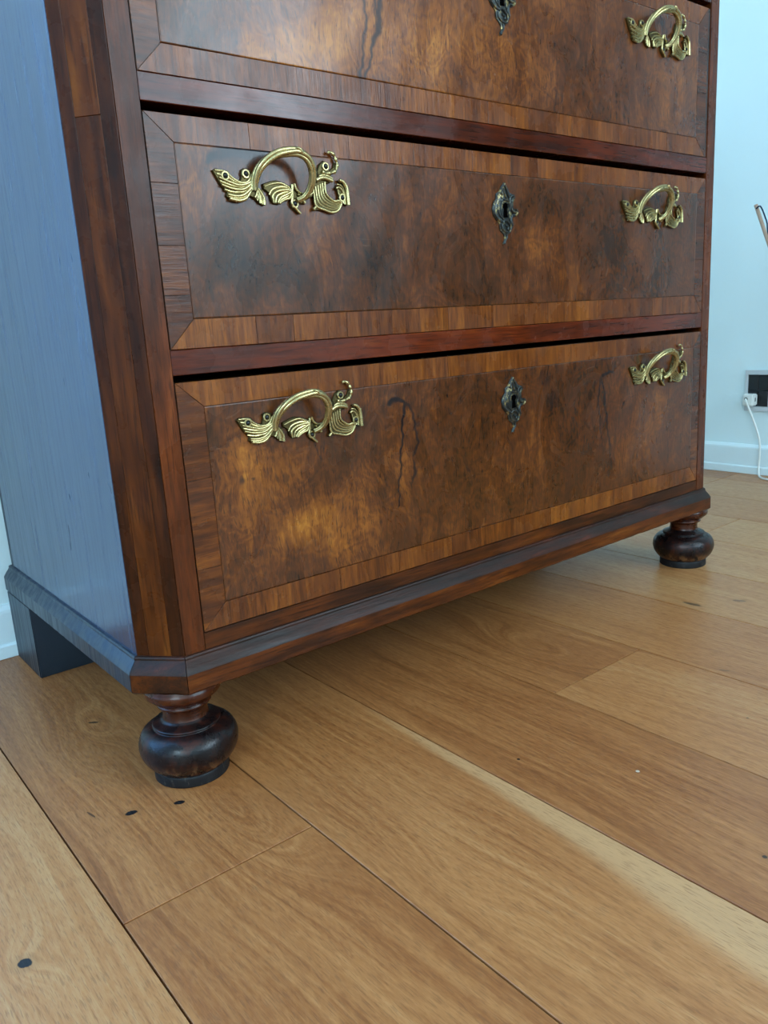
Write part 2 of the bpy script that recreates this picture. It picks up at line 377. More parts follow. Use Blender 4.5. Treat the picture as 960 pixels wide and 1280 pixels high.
def add_plate(V, Fc, poly, y0, y1, inset=.0009, hole=None):
    """bevelled flat plate traced by poly (x,z), triangulated"""
    bm = bmesh.new()
    def ring(pl, y, k): 
        n = len(pl); out = []
        for i, (x, z) in enumerate(pl):
            a = Vector(pl[i-1]); b = Vector(pl[(i+1) % n]); t = (b-a); nn = Vector((-t.y, t.x)).normalized()*k
            out.append((x+nn.x, y, z+nn.y))
        return out
    area = sum(poly[i-1][0]*poly[i][1]-poly[i][0]*poly[i-1][1] for i in range(len(poly)))
    k = inset if area > 0 else -inset
    top = [bm.verts.new(c) for c in ring(poly, y0, k)]; mid = [bm.verts.new(c) for c in ring(poly, y0+(y1-y0)*.45, 0)]; bot = [bm.verts.new(c) for c in ring(poly, y1, 0)]
    n = len(poly); te = []
    for i in range(n):
        j = (i+1) % n
        bm.faces.new((top[i], mid[i], mid[j], top[j])); bm.faces.new((mid[i], bot[i], bot[j], mid[j]))
        te.append(bm.edges.get((top[i], top[j])))
    if hole:
        h0 = [bm.verts.new((x, y0, z)) for x, z in hole]; h1 = [bm.verts.new((x, y1, z)) for x, z in hole]
        for i in range(len(hole)):
            j = (i+1) % len(hole); bm.faces.new((h0[i], h1[i], h1[j], h0[j])); te.append(bm.edges.get((h0[i], h0[j])))
    bmesh.ops.triangle_fill(bm, use_beauty=True, use_dissolve=False, edges=te)
    bmesh.ops.recalc_face_normals(bm, faces=bm.faces)
    base = len(V); bm.verts.index_update()
    V.extend(tuple(v.co) for v in bm.verts); Fc.extend(tuple(base+v.index for v in f.verts) for f in bm.faces); bm.free()
def lathe(profile, seg=48, wob=0.0):
    V, Fc = [], []; n = len(profile)
    for r, z in profile:
        for k in range(seg):
            a = 2*math.pi*k/seg; q = r*(1+wob*math.sin(3*a+z*60)) if r > 0 else 0
            V.append((q*math.cos(a), q*math.sin(a), z))
    for i in range(n-1):
        for k in range(seg):
            a = i*seg+k; b = i*seg+(k+1) % seg; Fc.append((a, b, b+seg, a+seg))
    Fc.append(tuple(range(seg))[::-1]); Fc.append(tuple((n-1)*seg+k for k in range(seg)))
    return V, Fc
def smooth_by_angle(o, ang=40):
    me = o.data
    for p in me.polygons: p.use_smooth = True
    me.set_sharp_from_angle(angle=math.radians(ang))
def tag(o, label, cat, group=None):
    o['label'] = label; o['category'] = cat
    if group: o['group'] = group
def structure(o): o['kind'] = 'structure'; return o
def empty(name, loc):
    o = bpy.data.objects.new(name, None); C.objects.link(o); o.location = loc; o.empty_display_size = .05
    WO[o.name] = Vector(loc); return o

# ------------------------------------------------------------------ the room
floor = structure(bev_box('floor', (X0, Y0, -.03), (X1, Y1, -.016), m_sub, None, 0))
PITCH = .18636; E0 = -.1419
seg_ends = {0: -.147, 3: -.1345, 7: .105}
rng = random.Random(3)
special = {(-1, 0): (.66, .31, 0), (0, 0): (.44, .12, 0), (0, -1): (.42, .55, 0), (1, 0): (.50, .73, 1), (2, 0): (.40, .22, 0), (3, 0): (.42, .81, 0), (3, -1): (.60, .44, 0),
           (4, 0): (.58, .66, 0), (5, 0): (.72, .07, .0), (6, 0): (.80, .37, .6), (7, 0): (.80, .9, .0), (7, -1): (.84, .52, 0), (8, 0): (.68, .25, 0), (9, 0): (.80, .63, 0)}  # sheen put into the tone: right planks and the leftmost are paler
i = math.floor((X0-E0)/PITCH)
while E0+i*PITCH < X1:
    xa = max(X0, E0+i*PITCH); xb = min(X1, E0+(i+1)*PITCH)
    j0 = seg_ends.get(i)
    if j0 is None: j0 = rng.choice([-1.15, -1.4, -1.0, -1.7])
    cuts = [j0]
    y = j0
    while y < Y1: y += 1.75; cuts.append(min(y, Y1))
    y = j0
    lo = []
    while y > Y0: y -= 1.75; lo.append(max(y, Y0))
    cuts = sorted(set(lo+cuts))
    for k in range(len(cuts)-1):
        ya, yb = cuts[k], cuts[k+1]
        if yb-ya < .01: continue
        near = 0 if yb > Y1-.01 else -1
        if i in seg_ends: c = special.get((i, near))
        else: c = special.get((i, 0)) if yb > 0 else None
        if c is None: c = (rng.uniform(.42, .6), rng.random(), 0)
        g = .0009
        bev_box('plank', (xa+g, ya+g, -.016), (xb-g, yb-g, 0), m_floor, floor, .0003, c)
    i += 1

def wall_with_hole(name, axis, pos, thick, u0, u1, z0, z1, hole):
    """wall plane perpendicular to axis, with one opening; one mesh"""
    V, Fc = [], []
    hu0, hu1, hz0, hz1 = hole
    def blk(a, b, c, d):
        base = len(V)
        for w in (pos, pos+thick):
            for (u, z) in ((a, c), (b, c), (b, d), (a, d)): V.append((u, w, z) if axis == 1 else (w, u, z))
        Fc.extend([tuple(base+q for q in f) for f in ((0, 1, 2, 3), (7, 6, 5, 4), (0, 4, 5, 1), (1, 5, 6, 2), (2, 6, 7, 3), (3, 7, 4, 0))])
    blk(u0, hu0, z0, z1); blk(hu1, u1, z0, z1); blk(hu0, hu1, z0, hz0); blk(hu0, hu1, hz1, z1)
    me = mesh(name, V, Fc); return structure(link(name, me, m_wall))
structure(bev_box('ceiling', (X0-.1, Y0-.1, ZC), (X1+.1, Y1+.1, ZC+.05), m_ceil, None, 0))
wall_with_hole('wall_front', 1, Y0, -.1, X0-.1, X1+.1, -.016, ZC, WIN_F)
wall_with_hole('wall_left', 0, X0, -.1, Y0, Y1+.1, -.016, ZC, WIN_L)
wall_with_hole('wall_right', 0, X1, .1, Y0, Y1, -.016, ZC, WIN_R)
wall_with_hole('wall_back', 1, Y1, .1, X0, X1+.1, -.016, ZC, WIN_B)
m_added_door = wood('added_dark_door_wood', 2, [(.12, srgb(20, 12, 8)), (.4, srgb(34, 20, 13)), (.65, srgb(48, 28, 18)), (.9, srgb(60, 38, 24))], grain=90, cloud=6, rough=.5)
added_door = structure(bev_box('added_door_1', (X1-.030, ADDED_DOOR[0], .0), (X1-.001, ADDED_DOOR[1], ADDED_DOOR[2]), m_added_door, None, .002))  # added unseen dark panel, keeps the bright wall out of veneer reflections
for z0, z1 in ((.16, .95), (1.08, 1.92)):
    bev_box('added_door_panel', (X1-.037, ADDED_DOOR[0]+.13, z0), (X1-.031, ADDED_DOOR[1]-.13, z1), m_added_door, added_door, .004)
bev_box('added_door_handle', (X1-.075, ADDED_DOOR[0]+.06, 1.0), (X1-.031, ADDED_DOOR[0]+.09, 1.03), m_frame, added_door, .004)
for ya, yb, za, zb in ((ADDED_DOOR[0]-.07, ADDED_DOOR[0], 0, ADDED_DOOR[2]+.07), (ADDED_DOOR[1], ADDED_DOOR[1]+.07, 0, ADDED_DOOR[2]+.07), (ADDED_DOOR[0], ADDED_DOOR[1], ADDED_DOOR[2], ADDED_DOOR[2]+.07)):
    bev_box('added_door_frame', (X1-.034, ya, za), (X1-.0005, yb, zb), m_added_door, added_door, .003)
def window(n, axis, pos, hole):
    V, Fc = [], []; a0, a1, c0, c1 = hole
    def bar(u0, u1, z0, z1):
        base = len(V)
        for w in ((pos-.05, pos-.01) if pos < 0 else (pos+.01, pos+.05)):
            for (u, z) in ((u0, z0), (u1, z0), (u1, z1), (u0, z1)): V.append((u, w, z) if axis == 1 else (w, u, z))
        Fc.extend([tuple(base+q for q in f) for f in ((0, 1, 2, 3), (7, 6, 5, 4), (0, 4, 5, 1), (1, 5, 6, 2), (2, 6, 7, 3), (3, 7, 4, 0))])
    t = .05; bar(a0, a1, c0, c0+t); bar(a0, a1, c1-t, c1); bar(a0, a0+t, c0+t, c1-t); bar(a1-t, a1, c0+t, c1-t); m = (a0+a1)/2; bar(m-.03, m+.03, c0+t, c1-t)
    structure(link('window_%d' % n, mesh('window', V, Fc), m_trim))
window(1, 1, Y0, WIN_F); window(2, 0, X0, WIN_L); window(3, 1, Y1, WIN_B); window(4, 0, X1, WIN_R)

def baseboard(name, axis, wallpos, sgn, u0, u1):
    # profile: (distance from wall, z)
    pr = [(0, 0), (.0160, 0), (.0170, .001), (.0170, .0190), (.0150, .0215), (.0125, .0220), (.0125, .0700), (.0115, .0740), (.0050, .0800), (0, .0805)]
    V, Fc = [], []; n = len(pr)
    for u in (u0, u1):
        for dd, z in pr: V.append((u, wallpos+sgn*dd, z) if axis == 1 else (wallpos+sgn*dd, u, z))
    for k in range(n): Fc.append((k, (k+1) % n, (k+1) % n+n, k+n))
    Fc.append(tuple(range(n))[::-1]); Fc.append(tuple(range(n, 2*n)))
    me = mesh(name, V, Fc); bm = bmesh.new(); bm.from_mesh(me); bmesh.ops.recalc_face_normals(bm, faces=bm.faces); bm.to_mesh(me); bm.free()
    return structure(link(name, me, m_trim))
baseboard('baseboard_back', 1, Y1, -1, X0, X1-.017)
baseboard('baseboard_right', 0, X1, -1, ADDED_DOOR[1]+.071, Y1)

# ------------------------------------------------------------------ chest of drawers
AX, AY, PRJ, DEP = .0348, .0395, .0122, .5262
ZBB, ZL, ZB, ZT = .1065, .1304, .1432, .985
W = 1.0
chest = empty('chest_of_drawers', (.5, .26, 0))
tag(chest, 'antique walnut and mahogany chest of drawers on bun feet, with ornate brass handles', 'chest of drawers')

# carcase sides, back, dust boards (the box the drawers sit in)
for s in (0, 1):
    xo = -AX if s == 0 else W+AX
    sg = 1 if s == 0 else -1
    a = (xo, AY, ZB-.004); b = (xo+sg*.018, .506, ZT)
    o = bev_box('side_panel', (min(a[0], b[0]), a[1], a[2]), (max(a[0], b[0]), b[1], b[2]), m_side, chest, .0006, (.5, .2+s*.3, 0))
    if s == 0: o['label'] = 'plain dark side board, blue sky reflection put into its colour, fine scratches'
    a = (xo+sg*.0015, .5064, ZB-.004); b = (xo+sg*.018, DEP, ZT)
    bev_box('back_edge_strip', (min(a[0], b[0]), a[1], a[2]), (max(a[0], b[0]), b[1], b[2]), m_side_rough, chest, .001, (.5, .6, 0))
bev_box('back_board', (-AX+.02, .512, ZB), (W+AX-.02, .524, ZT), m_side_rough, chest, 0)
bev_box('bottom_board', (-AX+.02, .02, ZBB+.002), (W+AX-.02, .51, ZBB+.016), m_side_rough, chest, 0)

# front stiles and canted corners
for s in (0, 1):
    def X(x): return x if s == 0 else W-x
    a, b = X(0), X(.0238)
    bev_box('stile', (min(a, b), .0, ZB-.002), (max(a, b), .03, ZT), m_stile, chest, .0009, (.5, .3+s*.4, 0), 2)
    # corner cant: three long veneer strips, the centre one spliced
    L = math.hypot(AX, AY); tx, ty = -AX/L, AY/L; nx, ny = -ty, tx      # outward normal (left corner)
    def strip(u0, u1, z0, z1, m, c, name='corner_veneer'):
        V = []
        for z in (z0, z1):
            for (u, dd) in ((u0, 0), (u1, 0), (u1, -.012), (u0, -.012)):
                V.append((X(tx*u + nx*dd*1.0), ty*u + ny*dd, z))
        org = (sum(v[0] for v in V)/8, sum(v[1] for v in V)/8, (z0+z1)/2)
        me = mesh(name, V, [(0, 1, 2, 3), (7, 6, 5, 4), (0, 4, 5, 1), (1, 5, 6, 2), (2, 6, 7, 3), (3, 7, 4, 0)], org)
        bm = bmesh.new(); bm.from_mesh(me); bmesh.ops.recalc_face_normals(bm, faces=bm.faces)
        bmesh.ops.bevel(bm, geom=[e for e in bm.edges], offset=.0003, segments=1, affect='EDGES'); bm.to_mesh(me); bm.free()
        link(name, me, m, chest, org, c)
    g = .00015
    nx, ny = -AY/L, -AX/L
    strip(.0002, L*.27, ZB-.002, ZT, m_corner, (.36, .15, 0))
    strip(L*.27+g, L*.74, ZB-.002, .655, m_corner, (.56, .42, 0))
    strip(L*.27+g, L*.74, .6553, ZT, m_corner, (.62, .72, 0))
    strip(L*.74+g, L-.0002, ZB-.002, ZT, m_corner, (.40, .83, 0))

# rails
XL, XR = .0240, .9760
bev_box('rail', (XL, 0, .4255), (XR, .03, .4496), m_rail, chest, .0006, (.52, .1, 0), 1)
bev_box('rail', (XL, 0, .6682), (XR, .03, .6920), m_rail, chest, .0006, (.44, .6, 0), 1)
bev_box('rail', (XL, 0, .9140), (XR, .03, .9370), m_rail, chest, .0006, (.42, .8, 0), 1)
bev_box('rail', (XL, .0004, ZB-.002), (XR, .03, .1618), m_mould, chest, .0006, (.5, .35, 0), 1)
bev_box('frieze', (XL, 0, .9372), (XR, .03, ZT), m_cross_v, chest, .0006, (.45, .5, 0))
bev_box('chest_top', (-AX-.02, -.02, ZT), (W+AX+.02, DEP, ZT+.024), m_rail, chest, .005, (.5, .4, 0), 3)

# base moulding: a profile run round the front, both canted corners and both sides
prof = [(.0000, ZB+.0012), (.0026, ZB+.0006), (.0034, ZB-.0010), (.0034, ZB-.0028), (.0048, ZB-.0050), (.0080, ZB-.0088), (.0116, ZL-.0012), (PRJ, ZL-.0030), (-.010, ZL-.0030), (-.010, ZB+.0012)]
prof_low = [(PRJ-.0002, ZL-.0030), (PRJ, ZBB+.0020), (PRJ-.0016, ZBB), (-.016, ZBB), (-.016, ZB-.006)]
path = [(-AX, DEP, -1, 0), (-AX, AY, None, None), (0, 0, None, None), (W, 0, None, None), (W+AX, AY, None, None), (W+AX, DEP, 1, 0)]
def miter(i):
    def nrm(a, b):
        dx, dy = b[0]-a[0], b[1]-a[1]; l = math.hypot(dx, dy); return (dy/l, -dx/l)
    p = path
    if i == 0: n = nrm(p[0], p[1]); return (n[0], n[1])
    if i == len(p)-1: n = nrm(p[-2], p[-1]); return (n[0], n[1])
    n1 = nrm(p[i-1], p[i]); n2 = nrm(p[i], p[i+1]); k = 1+n1[0]*n2[0]+n1[1]*n2[1]
    return ((n1[0]+n2[0])/k, (n1[1]+n2[1])/k)
def run(i, pr, name, mat, c, chips):
    a, b = path[i], path[i+1]; ma, mb = miter(i), miter(i+1)
    if i == 0: ma = (-ma[0], ma[1]) if ma[0] > 0 else ma
    ln = math.hypot(b[0]-a[0], b[1]-a[1]); n = max(2, int(ln/.008)); k = len(pr)
    eps = .0003/ln; V, Fc = [], []; rg = random.Random(i*7+len(pr))
    org = ((a[0]+b[0])/2, (a[1]+b[1])/2, ZBB)
    ch = [0]*(n+1)
    if chips:
        for q in range(n+1):
            ch[q] = min(.0016, max(0, rg.gauss(-.0003, .0006)))
    for q in range(n+1):
        t = eps+(1-2*eps)*q/n
        for w, (dd, z) in enumerate(pr):
            zz = z; d2 = dd
            if chips and w in (1, 2): zz = z+ch[q]*(1 if w == 2 else .6); d2 = dd-ch[q]*.5*(1 if w == 2 else 0)
            mx = ma[0]*(1-t)+mb[0]*t; my = ma[1]*(1-t)+mb[1]*t
            V.append((a[0]*(1-t)+b[0]*t+mx*d2, a[1]*(1-t)+b[1]*t+my*d2, zz))
    for q in range(n):
        for w in range(k): Fc.append((q*k+w, q*k+(w+1) % k, (q+1)*k+(w+1) % k, (q+1)*k+w))
    Fc.append(tuple(range(k))[::-1]); Fc.append(tuple(n*k+w for w in range(k)))
    me = mesh(name, V, Fc, org)
    # close the ends and back so that it is a solid strip
    bm = bmesh.new(); bm.from_mesh(me)
    bmesh.ops.recalc_face_normals(bm, faces=bm.faces); bm.to_mesh(me); bm.free()
    o = link(name, me, mat, chest, org, c); smooth_by_angle(o, 24); return o
for i in range(5):
    side = i in (0, 4)
    run(i, prof, 'base_moulding', m_side_rough if side else m_mould_top, (.5, .13*i+.1, 0), False)
    run(i, prof_low, 'base_plinth', m_side_rough if side else m_mould, (.55 if i == 2 else .5, .17*i+.2, 0), True)

# feet
foot_prof = [(.0350, .0), (.0395, .0004), (.0402, .0020), (.0398, .0100), (.0390, .0122), (.0408, .0136), (.0452, .0180), (.0498, .0245), (.0524, .0315), (.0530, .0385), (.0516, .0455), (.0482, .0515), (.0435, .0552), (.0385, .0574), (.0358, .0582),
             (.0354, .0594), (.0362, .0606), (.0350, .0618), (.0310, .0632), (.0268, .0650), (.0246, .0672)]
neck_prof = [(.0246, .0670), (.0238, .0700), (.0238, .0760), (.0248, .0796), (.0272, .0806), (.0288, .0818), (.0290, .0836), (.0280, .0850), (.0296, .0866), (.0330, .0890), (.0362, .0920), (.0372, .0935), (.0392, .0945), (.0402, .0970), (.0402, .1010), (.0392, .1035), (.0380, ZBB+.0005)]
def densify(pr, k=3):
    P = [Vector((r, z)) for r, z in pr]; out = []
    for i in range(len(P)-1):
        p0 = P[i-1] if i else P[0]; p1 = P[i]; p2 = P[i+1]; p3 = P[i+2] if i+2 < len(P) else P[-1]
        for q in range(k):
            t = q/k; v = .5*((2*p1)+(p2-p0)*t+(2*p0-5*p1+4*p2-p3)*t*t+(3*p1-p0-3*p2+p3)*t**3); out.append((v.x, v.y))
    return out+[tuple(P[-1])]
for s in (0, 1):
    fx, fy = (.0065, .0320) if s == 0 else (.9935, .0320)
    V, Fc = lathe(densify(foot_prof), 64, .003); me = mesh('bun_foot', V, Fc)
    o = link('bun_foot', me, m_foot, chest, (fx, fy, 0), (.45, .3+s*.37, 0)); smooth_by_angle(o, 50)
    V, Fc = lathe(densify(neck_prof), 48); me = mesh('foot_neck', V, Fc)
    n = link('foot_neck', me, m_footneck, o, (fx, fy, 0), (.5, .5+s*.2, 0)); smooth_by_angle(n, 50)
for s in (0, 1):
    a, b = -AX-PRJ+.001, .045
    if s: a, b = W-b, W-a
    bev_box('block_foot', (a, .411, 0), (b, .5262, ZBB), m_side_rough, chest, .0012, (.5, .3+.4*s, 0), 2)

# ------------------------------------------------------------------ drawers
TR = {
'leaf_outline' : [[-0.0836, 0.0061], [-0.0791, 0.0082], [-0.0713, 0.0073], [-0.0662, 0.0067], [-0.0623, 0.002], [-0.059, -0.0008], [-0.0536, -0.0007], [-0.0518, 0.0038], [-0.0522, 0.0085], [-0.0488, 0.0103], [-0.0408, 0.0088], [-0.0382, 0.003], [-0.0358, -0.0044], [-0.0371, -0.0082], [-0.0334, -0.0079], [-0.0288, -0.0085], [-0.0284, -0.0142], [-0.028, -0.0231], [-0.0304, -0.0239], [-0.0349, -0.0221], [-0.0399, -0.0174], [-0.0452, -0.0151], [-0.0492, -0.0186], [-0.055, -0.0213], [-0.0613, -0.0212], [-0.0674, -0.02], [-0.0714, -0.0167], [-0.0702, -0.0134], [-0.0733, -0.0098], [-0.0764, -0.0063], [-0.0793, -0.0013]],
'mid_outline' : [[-0.0291, -0.0029], [-0.0194, 0.0003], [-0.0126, 0.0015], [-0.0032, -0.0004], [0.0033, -0.0036], [0.0065, -0.0007], [0.01, -0.0052], [0.0135, -0.0098], [0.0216, -0.0091], [0.03, -0.0051], [0.0304, -0.0119], [0.022, -0.0158], [0.0195, -0.0204], [0.0136, -0.0197], [0.0113, -0.0227], [0.0136, -0.0296], [0.0106, -0.03], [0.005, -0.026], [0.0015, -0.0214], [0.002, -0.0165], [-0.0059, -0.0179], [-0.0131, -0.0219], [-0.0178, -0.0216], [-0.0213, -0.0183], [-0.0225, -0.0117], [-0.0287, -0.0077]],
'scroll_outline' : [[0.031, -0.0053], [0.034, 0.0043], [0.0385, 0.0088], [0.0378, 0.013], [0.0415, 0.0201], [0.047, 0.0241], [0.053, 0.0214], [0.0534, 0.0147], [0.059, 0.0183], [0.061, 0.0232], [0.0636, 0.0229], [0.0641, 0.017], [0.0595, 0.0124], [0.0551, 0.0104], [0.0568, 0.006], [0.0534, 0.0022], [0.047, 0.0012], [0.0468, -0.0071], [0.05, -0.0122], [0.0561, -0.015], [0.0635, -0.0142], [0.0671, -0.0164], [0.0651, -0.0213], [0.0593, -0.0265], [0.0518, -0.0278], [0.0415, -0.0254], [0.0332, -0.0256], [0.0291, -0.0263], [0.0293, -0.0242], [0.0322, -0.0204], [0.0309, -0.0127]],
'end_outline' : [[0.0717, -0.0195], [0.0676, -0.0173], [0.0637, -0.0126], [0.0622, -0.0056], [0.0592, -0.0027], [0.0616, 0.0004], [0.0667, -0.0019], [0.0651, 0.0042], [0.0631, 0.0057], [0.0685, 0.0064], [0.0735, 0.0025], [0.0776, -0.0005], [0.0782, -0.0057], [0.0771, -0.0125], [0.075, -0.0191]],
's1' : [[-0.0398, 0.0008], [-0.0439, -0.0027], [-0.0551, -0.006], [-0.0664, -0.0037], [-0.0774, 0.0]],
's2' : [[-0.0412, -0.003], [-0.0519, -0.0095], [-0.0644, -0.0094], [-0.0755, -0.0064]],
's3' : [[-0.042, -0.0068], [-0.0515, -0.0143], [-0.0607, -0.0162], [-0.0695, -0.015]],
's4' : [[-0.0433, -0.0098], [-0.05, -0.0177], [-0.0585, -0.0201], [-0.0681, -0.0187]],
's5' : [[-0.0403, 0.0048], [-0.0466, -0.0023], [-0.0548, -0.0033], [-0.0633, 0.0005], [-0.0698, 0.0056], [-0.081, 0.0062]],
's6' : [[-0.0372, -0.0003], [-0.0365, -0.0067], [-0.0376, -0.013], [-0.0399, -0.0166]],
's7' : [[-0.037, -0.0075], [-0.0345, -0.0142], [-0.0339, -0.0215]],
's8' : [[-0.0352, -0.0077], [-0.03, -0.0156], [-0.0295, -0.0229]],
'm1' : [[0.0043, -0.0078], [-0.0039, -0.0076], [-0.0138, -0.0096], [-0.019, -0.0138], [-0.0182, -0.0204]],
'm2' : [[0.0043, -0.0086], [-0.0024, -0.0119], [-0.0095, -0.015], [-0.0139, -0.0201]],
'm3' : [[0.0012, -0.005], [-0.0081, -0.0014], [-0.0187, -0.0026], [-0.0275, -0.0055]],
'm4' : [[0.0054, -0.0022], [0.0043, -0.0086], [0.0012, -0.0148], [-0.0058, -0.0171], [-0.012, -0.0208]],
'm5' : [[0.0044, -0.007], [0.0043, -0.0135], [0.0031, -0.0199], [0.0062, -0.0237], [0.0126, -0.0295]],
'm6' : [[0.0069, -0.0012], [0.0094, -0.0068], [0.0145, -0.0099], [0.0205, -0.0098], [0.0295, -0.0055]],
'm7' : [[0.0104, -0.011], [0.0181, -0.0136], [0.0233, -0.0126], [0.0297, -0.0084]],
'm8' : [[0.0111, -0.0144], [0.0147, -0.0182]],
'm9' : [[0.0151, -0.0141], [0.0191, -0.0191]],
'c1' : [[0.0307, -0.0036], [0.0314, -0.0128], [0.0331, -0.0214], [0.0436, -0.0249], [0.0529, -0.027], [0.0611, -0.0246], [0.0659, -0.018]],
'c2' : [[0.0462, 0.003], [0.0463, -0.0071], [0.0505, -0.0122], [0.0571, -0.0156], [0.0624, -0.0148], [0.0665, -0.0168]],
'c3' : [[0.0339, 0.0035], [0.0413, 0.0064], [0.0485, 0.0061], [0.0551, 0.0041]],
'c4' : [[0.0383, 0.0072], [0.0426, 0.0092], [0.0498, 0.0088], [0.0558, 0.0065]],
'c5' : [[0.0429, 0.0125], [0.049, 0.0114], [0.0553, 0.0124], [0.0608, 0.0148], [0.0634, 0.0204], [0.0622, 0.0255], [0.06, 0.0299], [0.055, 0.0327], [0.0523, 0.031]],
'c6' : [[0.0325, -0.0222], [0.0292, -0.0251]],
'c7' : [[0.0368, 0.0015], [0.0368, -0.0093], [0.04, -0.0198], [0.05, -0.0244]],
'c8' : [[0.0419, 0.0018], [0.042, -0.0083], [0.0464, -0.0172], [0.0577, -0.0203]],
'e1' : [[0.0681, -0.0174], [0.0703, -0.0099], [0.0677, -0.0037], [0.0636, -0.0015], [0.0603, -0.0028]],
'e2' : [[0.0744, -0.019], [0.0741, -0.0104], [0.0732, -0.0017], [0.0694, 0.0038], [0.0642, 0.0056]],
'e3' : [[0.0733, -0.0001], [0.0797, -0.0008]],
'e4' : [[0.0741, -0.0104], [0.0794, -0.0119]],
'e5' : [[0.0669, -0.0129], [0.064, -0.0092], [0.0623, -0.0039]],
'pins' : [[-0.0707, 0.0018], [-0.0478, 0.0049], [0.0064, -0.0204], [0.0483, 0.0182], [0.0675, -0.0117]],
'Eoutline' : [[-0.001, 0.0385], [0.003, 0.0347], [0.0071, 0.0309], [0.009, 0.027], [0.0163, 0.0247], [0.0194, 0.0201], [0.016, 0.0145], [0.0158, 0.0084], [0.0243, 0.0067], [0.0253, 0.0026], [0.0198, -0.001], [0.0144, -0.0032], [0.0151, -0.0141], [0.0107, -0.0183], [0.0084, -0.0218], [0.0041, -0.0246], [0.0018, -0.0302], [-0.0005, -0.035], [-0.0048, -0.0364], [-0.0047, -0.0337], [-0.0014, -0.0295], [-0.0033, -0.0241], [-0.0104, -0.0188], [-0.0116, -0.0101], [-0.0172, -0.0062], [-0.0221, -0.0011], [-0.0233, 0.0075], [-0.0204, 0.0149], [-0.0162, 0.0185], [-0.016, 0.0244], [-0.0097, 0.028], [-0.0064, 0.0335]],
'Ehole' : [[0.001, 0.0146], [0.0043, 0.0127], [0.0047, 0.0093], [0.0031, 0.0066], [0.0035, 0.0032], [0.0043, -0.0035], [-0.0026, -0.0038], [-0.0021, 0.003], [-0.0017, 0.0064], [-0.0033, 0.009], [-0.0025, 0.0124]],
'Ea1' : [[0.0, 0.0372], [-0.0044, 0.0323], [-0.0087, 0.0274], [-0.0129, 0.0232], [-0.0152, 0.0185]],
'Ea2' : [[0.0009, 0.0346], [0.0039, 0.0294], [0.0058, 0.0242], [0.0098, 0.0197]],
'Ea3' : [[-0.0024, 0.0298], [-0.0005, 0.0245], [0.0025, 0.0193]],
'Ea4' : [[-0.0152, 0.0185], [-0.0195, 0.0137], [-0.0213, 0.007], [-0.0195, -0.0003], [-0.014, -0.0055], [-0.008, -0.0086]],
'Ea5' : [[-0.0081, 0.0162], [-0.0134, 0.0113], [-0.0136, 0.0053], [-0.0108, -0.0007], [-0.0047, -0.0058]],
'Ea6' : [[0.0163, 0.0233], [0.0099, 0.0217], [0.0092, 0.0163], [0.0106, 0.0102], [0.0136, 0.0043], [0.0199, 0.0031]],
'Ea7' : [[0.0183, 0.0207], [0.0141, 0.0199], [0.0129, 0.0157]],
'Ea8' : [[0.02, 0.0065], [0.0232, 0.0039], [0.0198, 0.0004], [0.0123, -0.0005], [0.0105, -0.0074], [0.013, -0.0128]],
'Ea9' : [[-0.0059, -0.0099], [-0.0006, -0.0071], [0.0067, -0.0102], [0.0097, -0.0156], [0.0063, -0.0212], [0.0, -0.0206], [-0.0062, -0.0167], [-0.007, -0.0113]],
'Eb1' : [[0.001, -0.0227], [0.0019, -0.0274], [-0.0015, -0.0316], [-0.0032, -0.0354]],
'Eb2' : [[-0.0045, 0.015], [-0.0057, 0.0096], [-0.0054, 0.0029], [-0.0036, -0.0045]],
'Eb3' : [[0.0054, 0.0147], [0.0068, 0.0087], [0.0055, 0.0026], [0.0063, -0.0048]],
'Eb4' : [[-0.0028, 0.0177], [0.0013, 0.0173], [0.006, 0.0168]],
'Eb5' : [[-0.0077, 0.0255], [-0.0047, 0.023], [-0.0059, 0.0196]],
'Eb6' : [[-0.0008, -0.0132], [0.0044, -0.0144], [0.0043, -0.0178]],
}
def seg_mask(XX, ZZ, pts, w):
    """soft line through pts [(x,z)], half width w (metres) possibly per point"""
    out = np.zeros_like(XX)
    for (ax, az, *aw), (bx, bz, *bw) in zip(pts[:-1], pts[1:]):
        dx, dz = bx-ax, bz-az; L2 = dx*dx+dz*dz+1e-12
        t = np.clip(((XX-ax)*dx+(ZZ-az)*dz)/L2, 0, 1)
        ww = 1.5*((aw[0] if aw else w)*(1-t)+(bw[0] if bw else w)*t)
        d = np.hypot(XX-ax-t*dx, ZZ-az-t*dz)
        out = np.maximum(out, np.clip(1.5-d/ww, 0, 1))
    return out
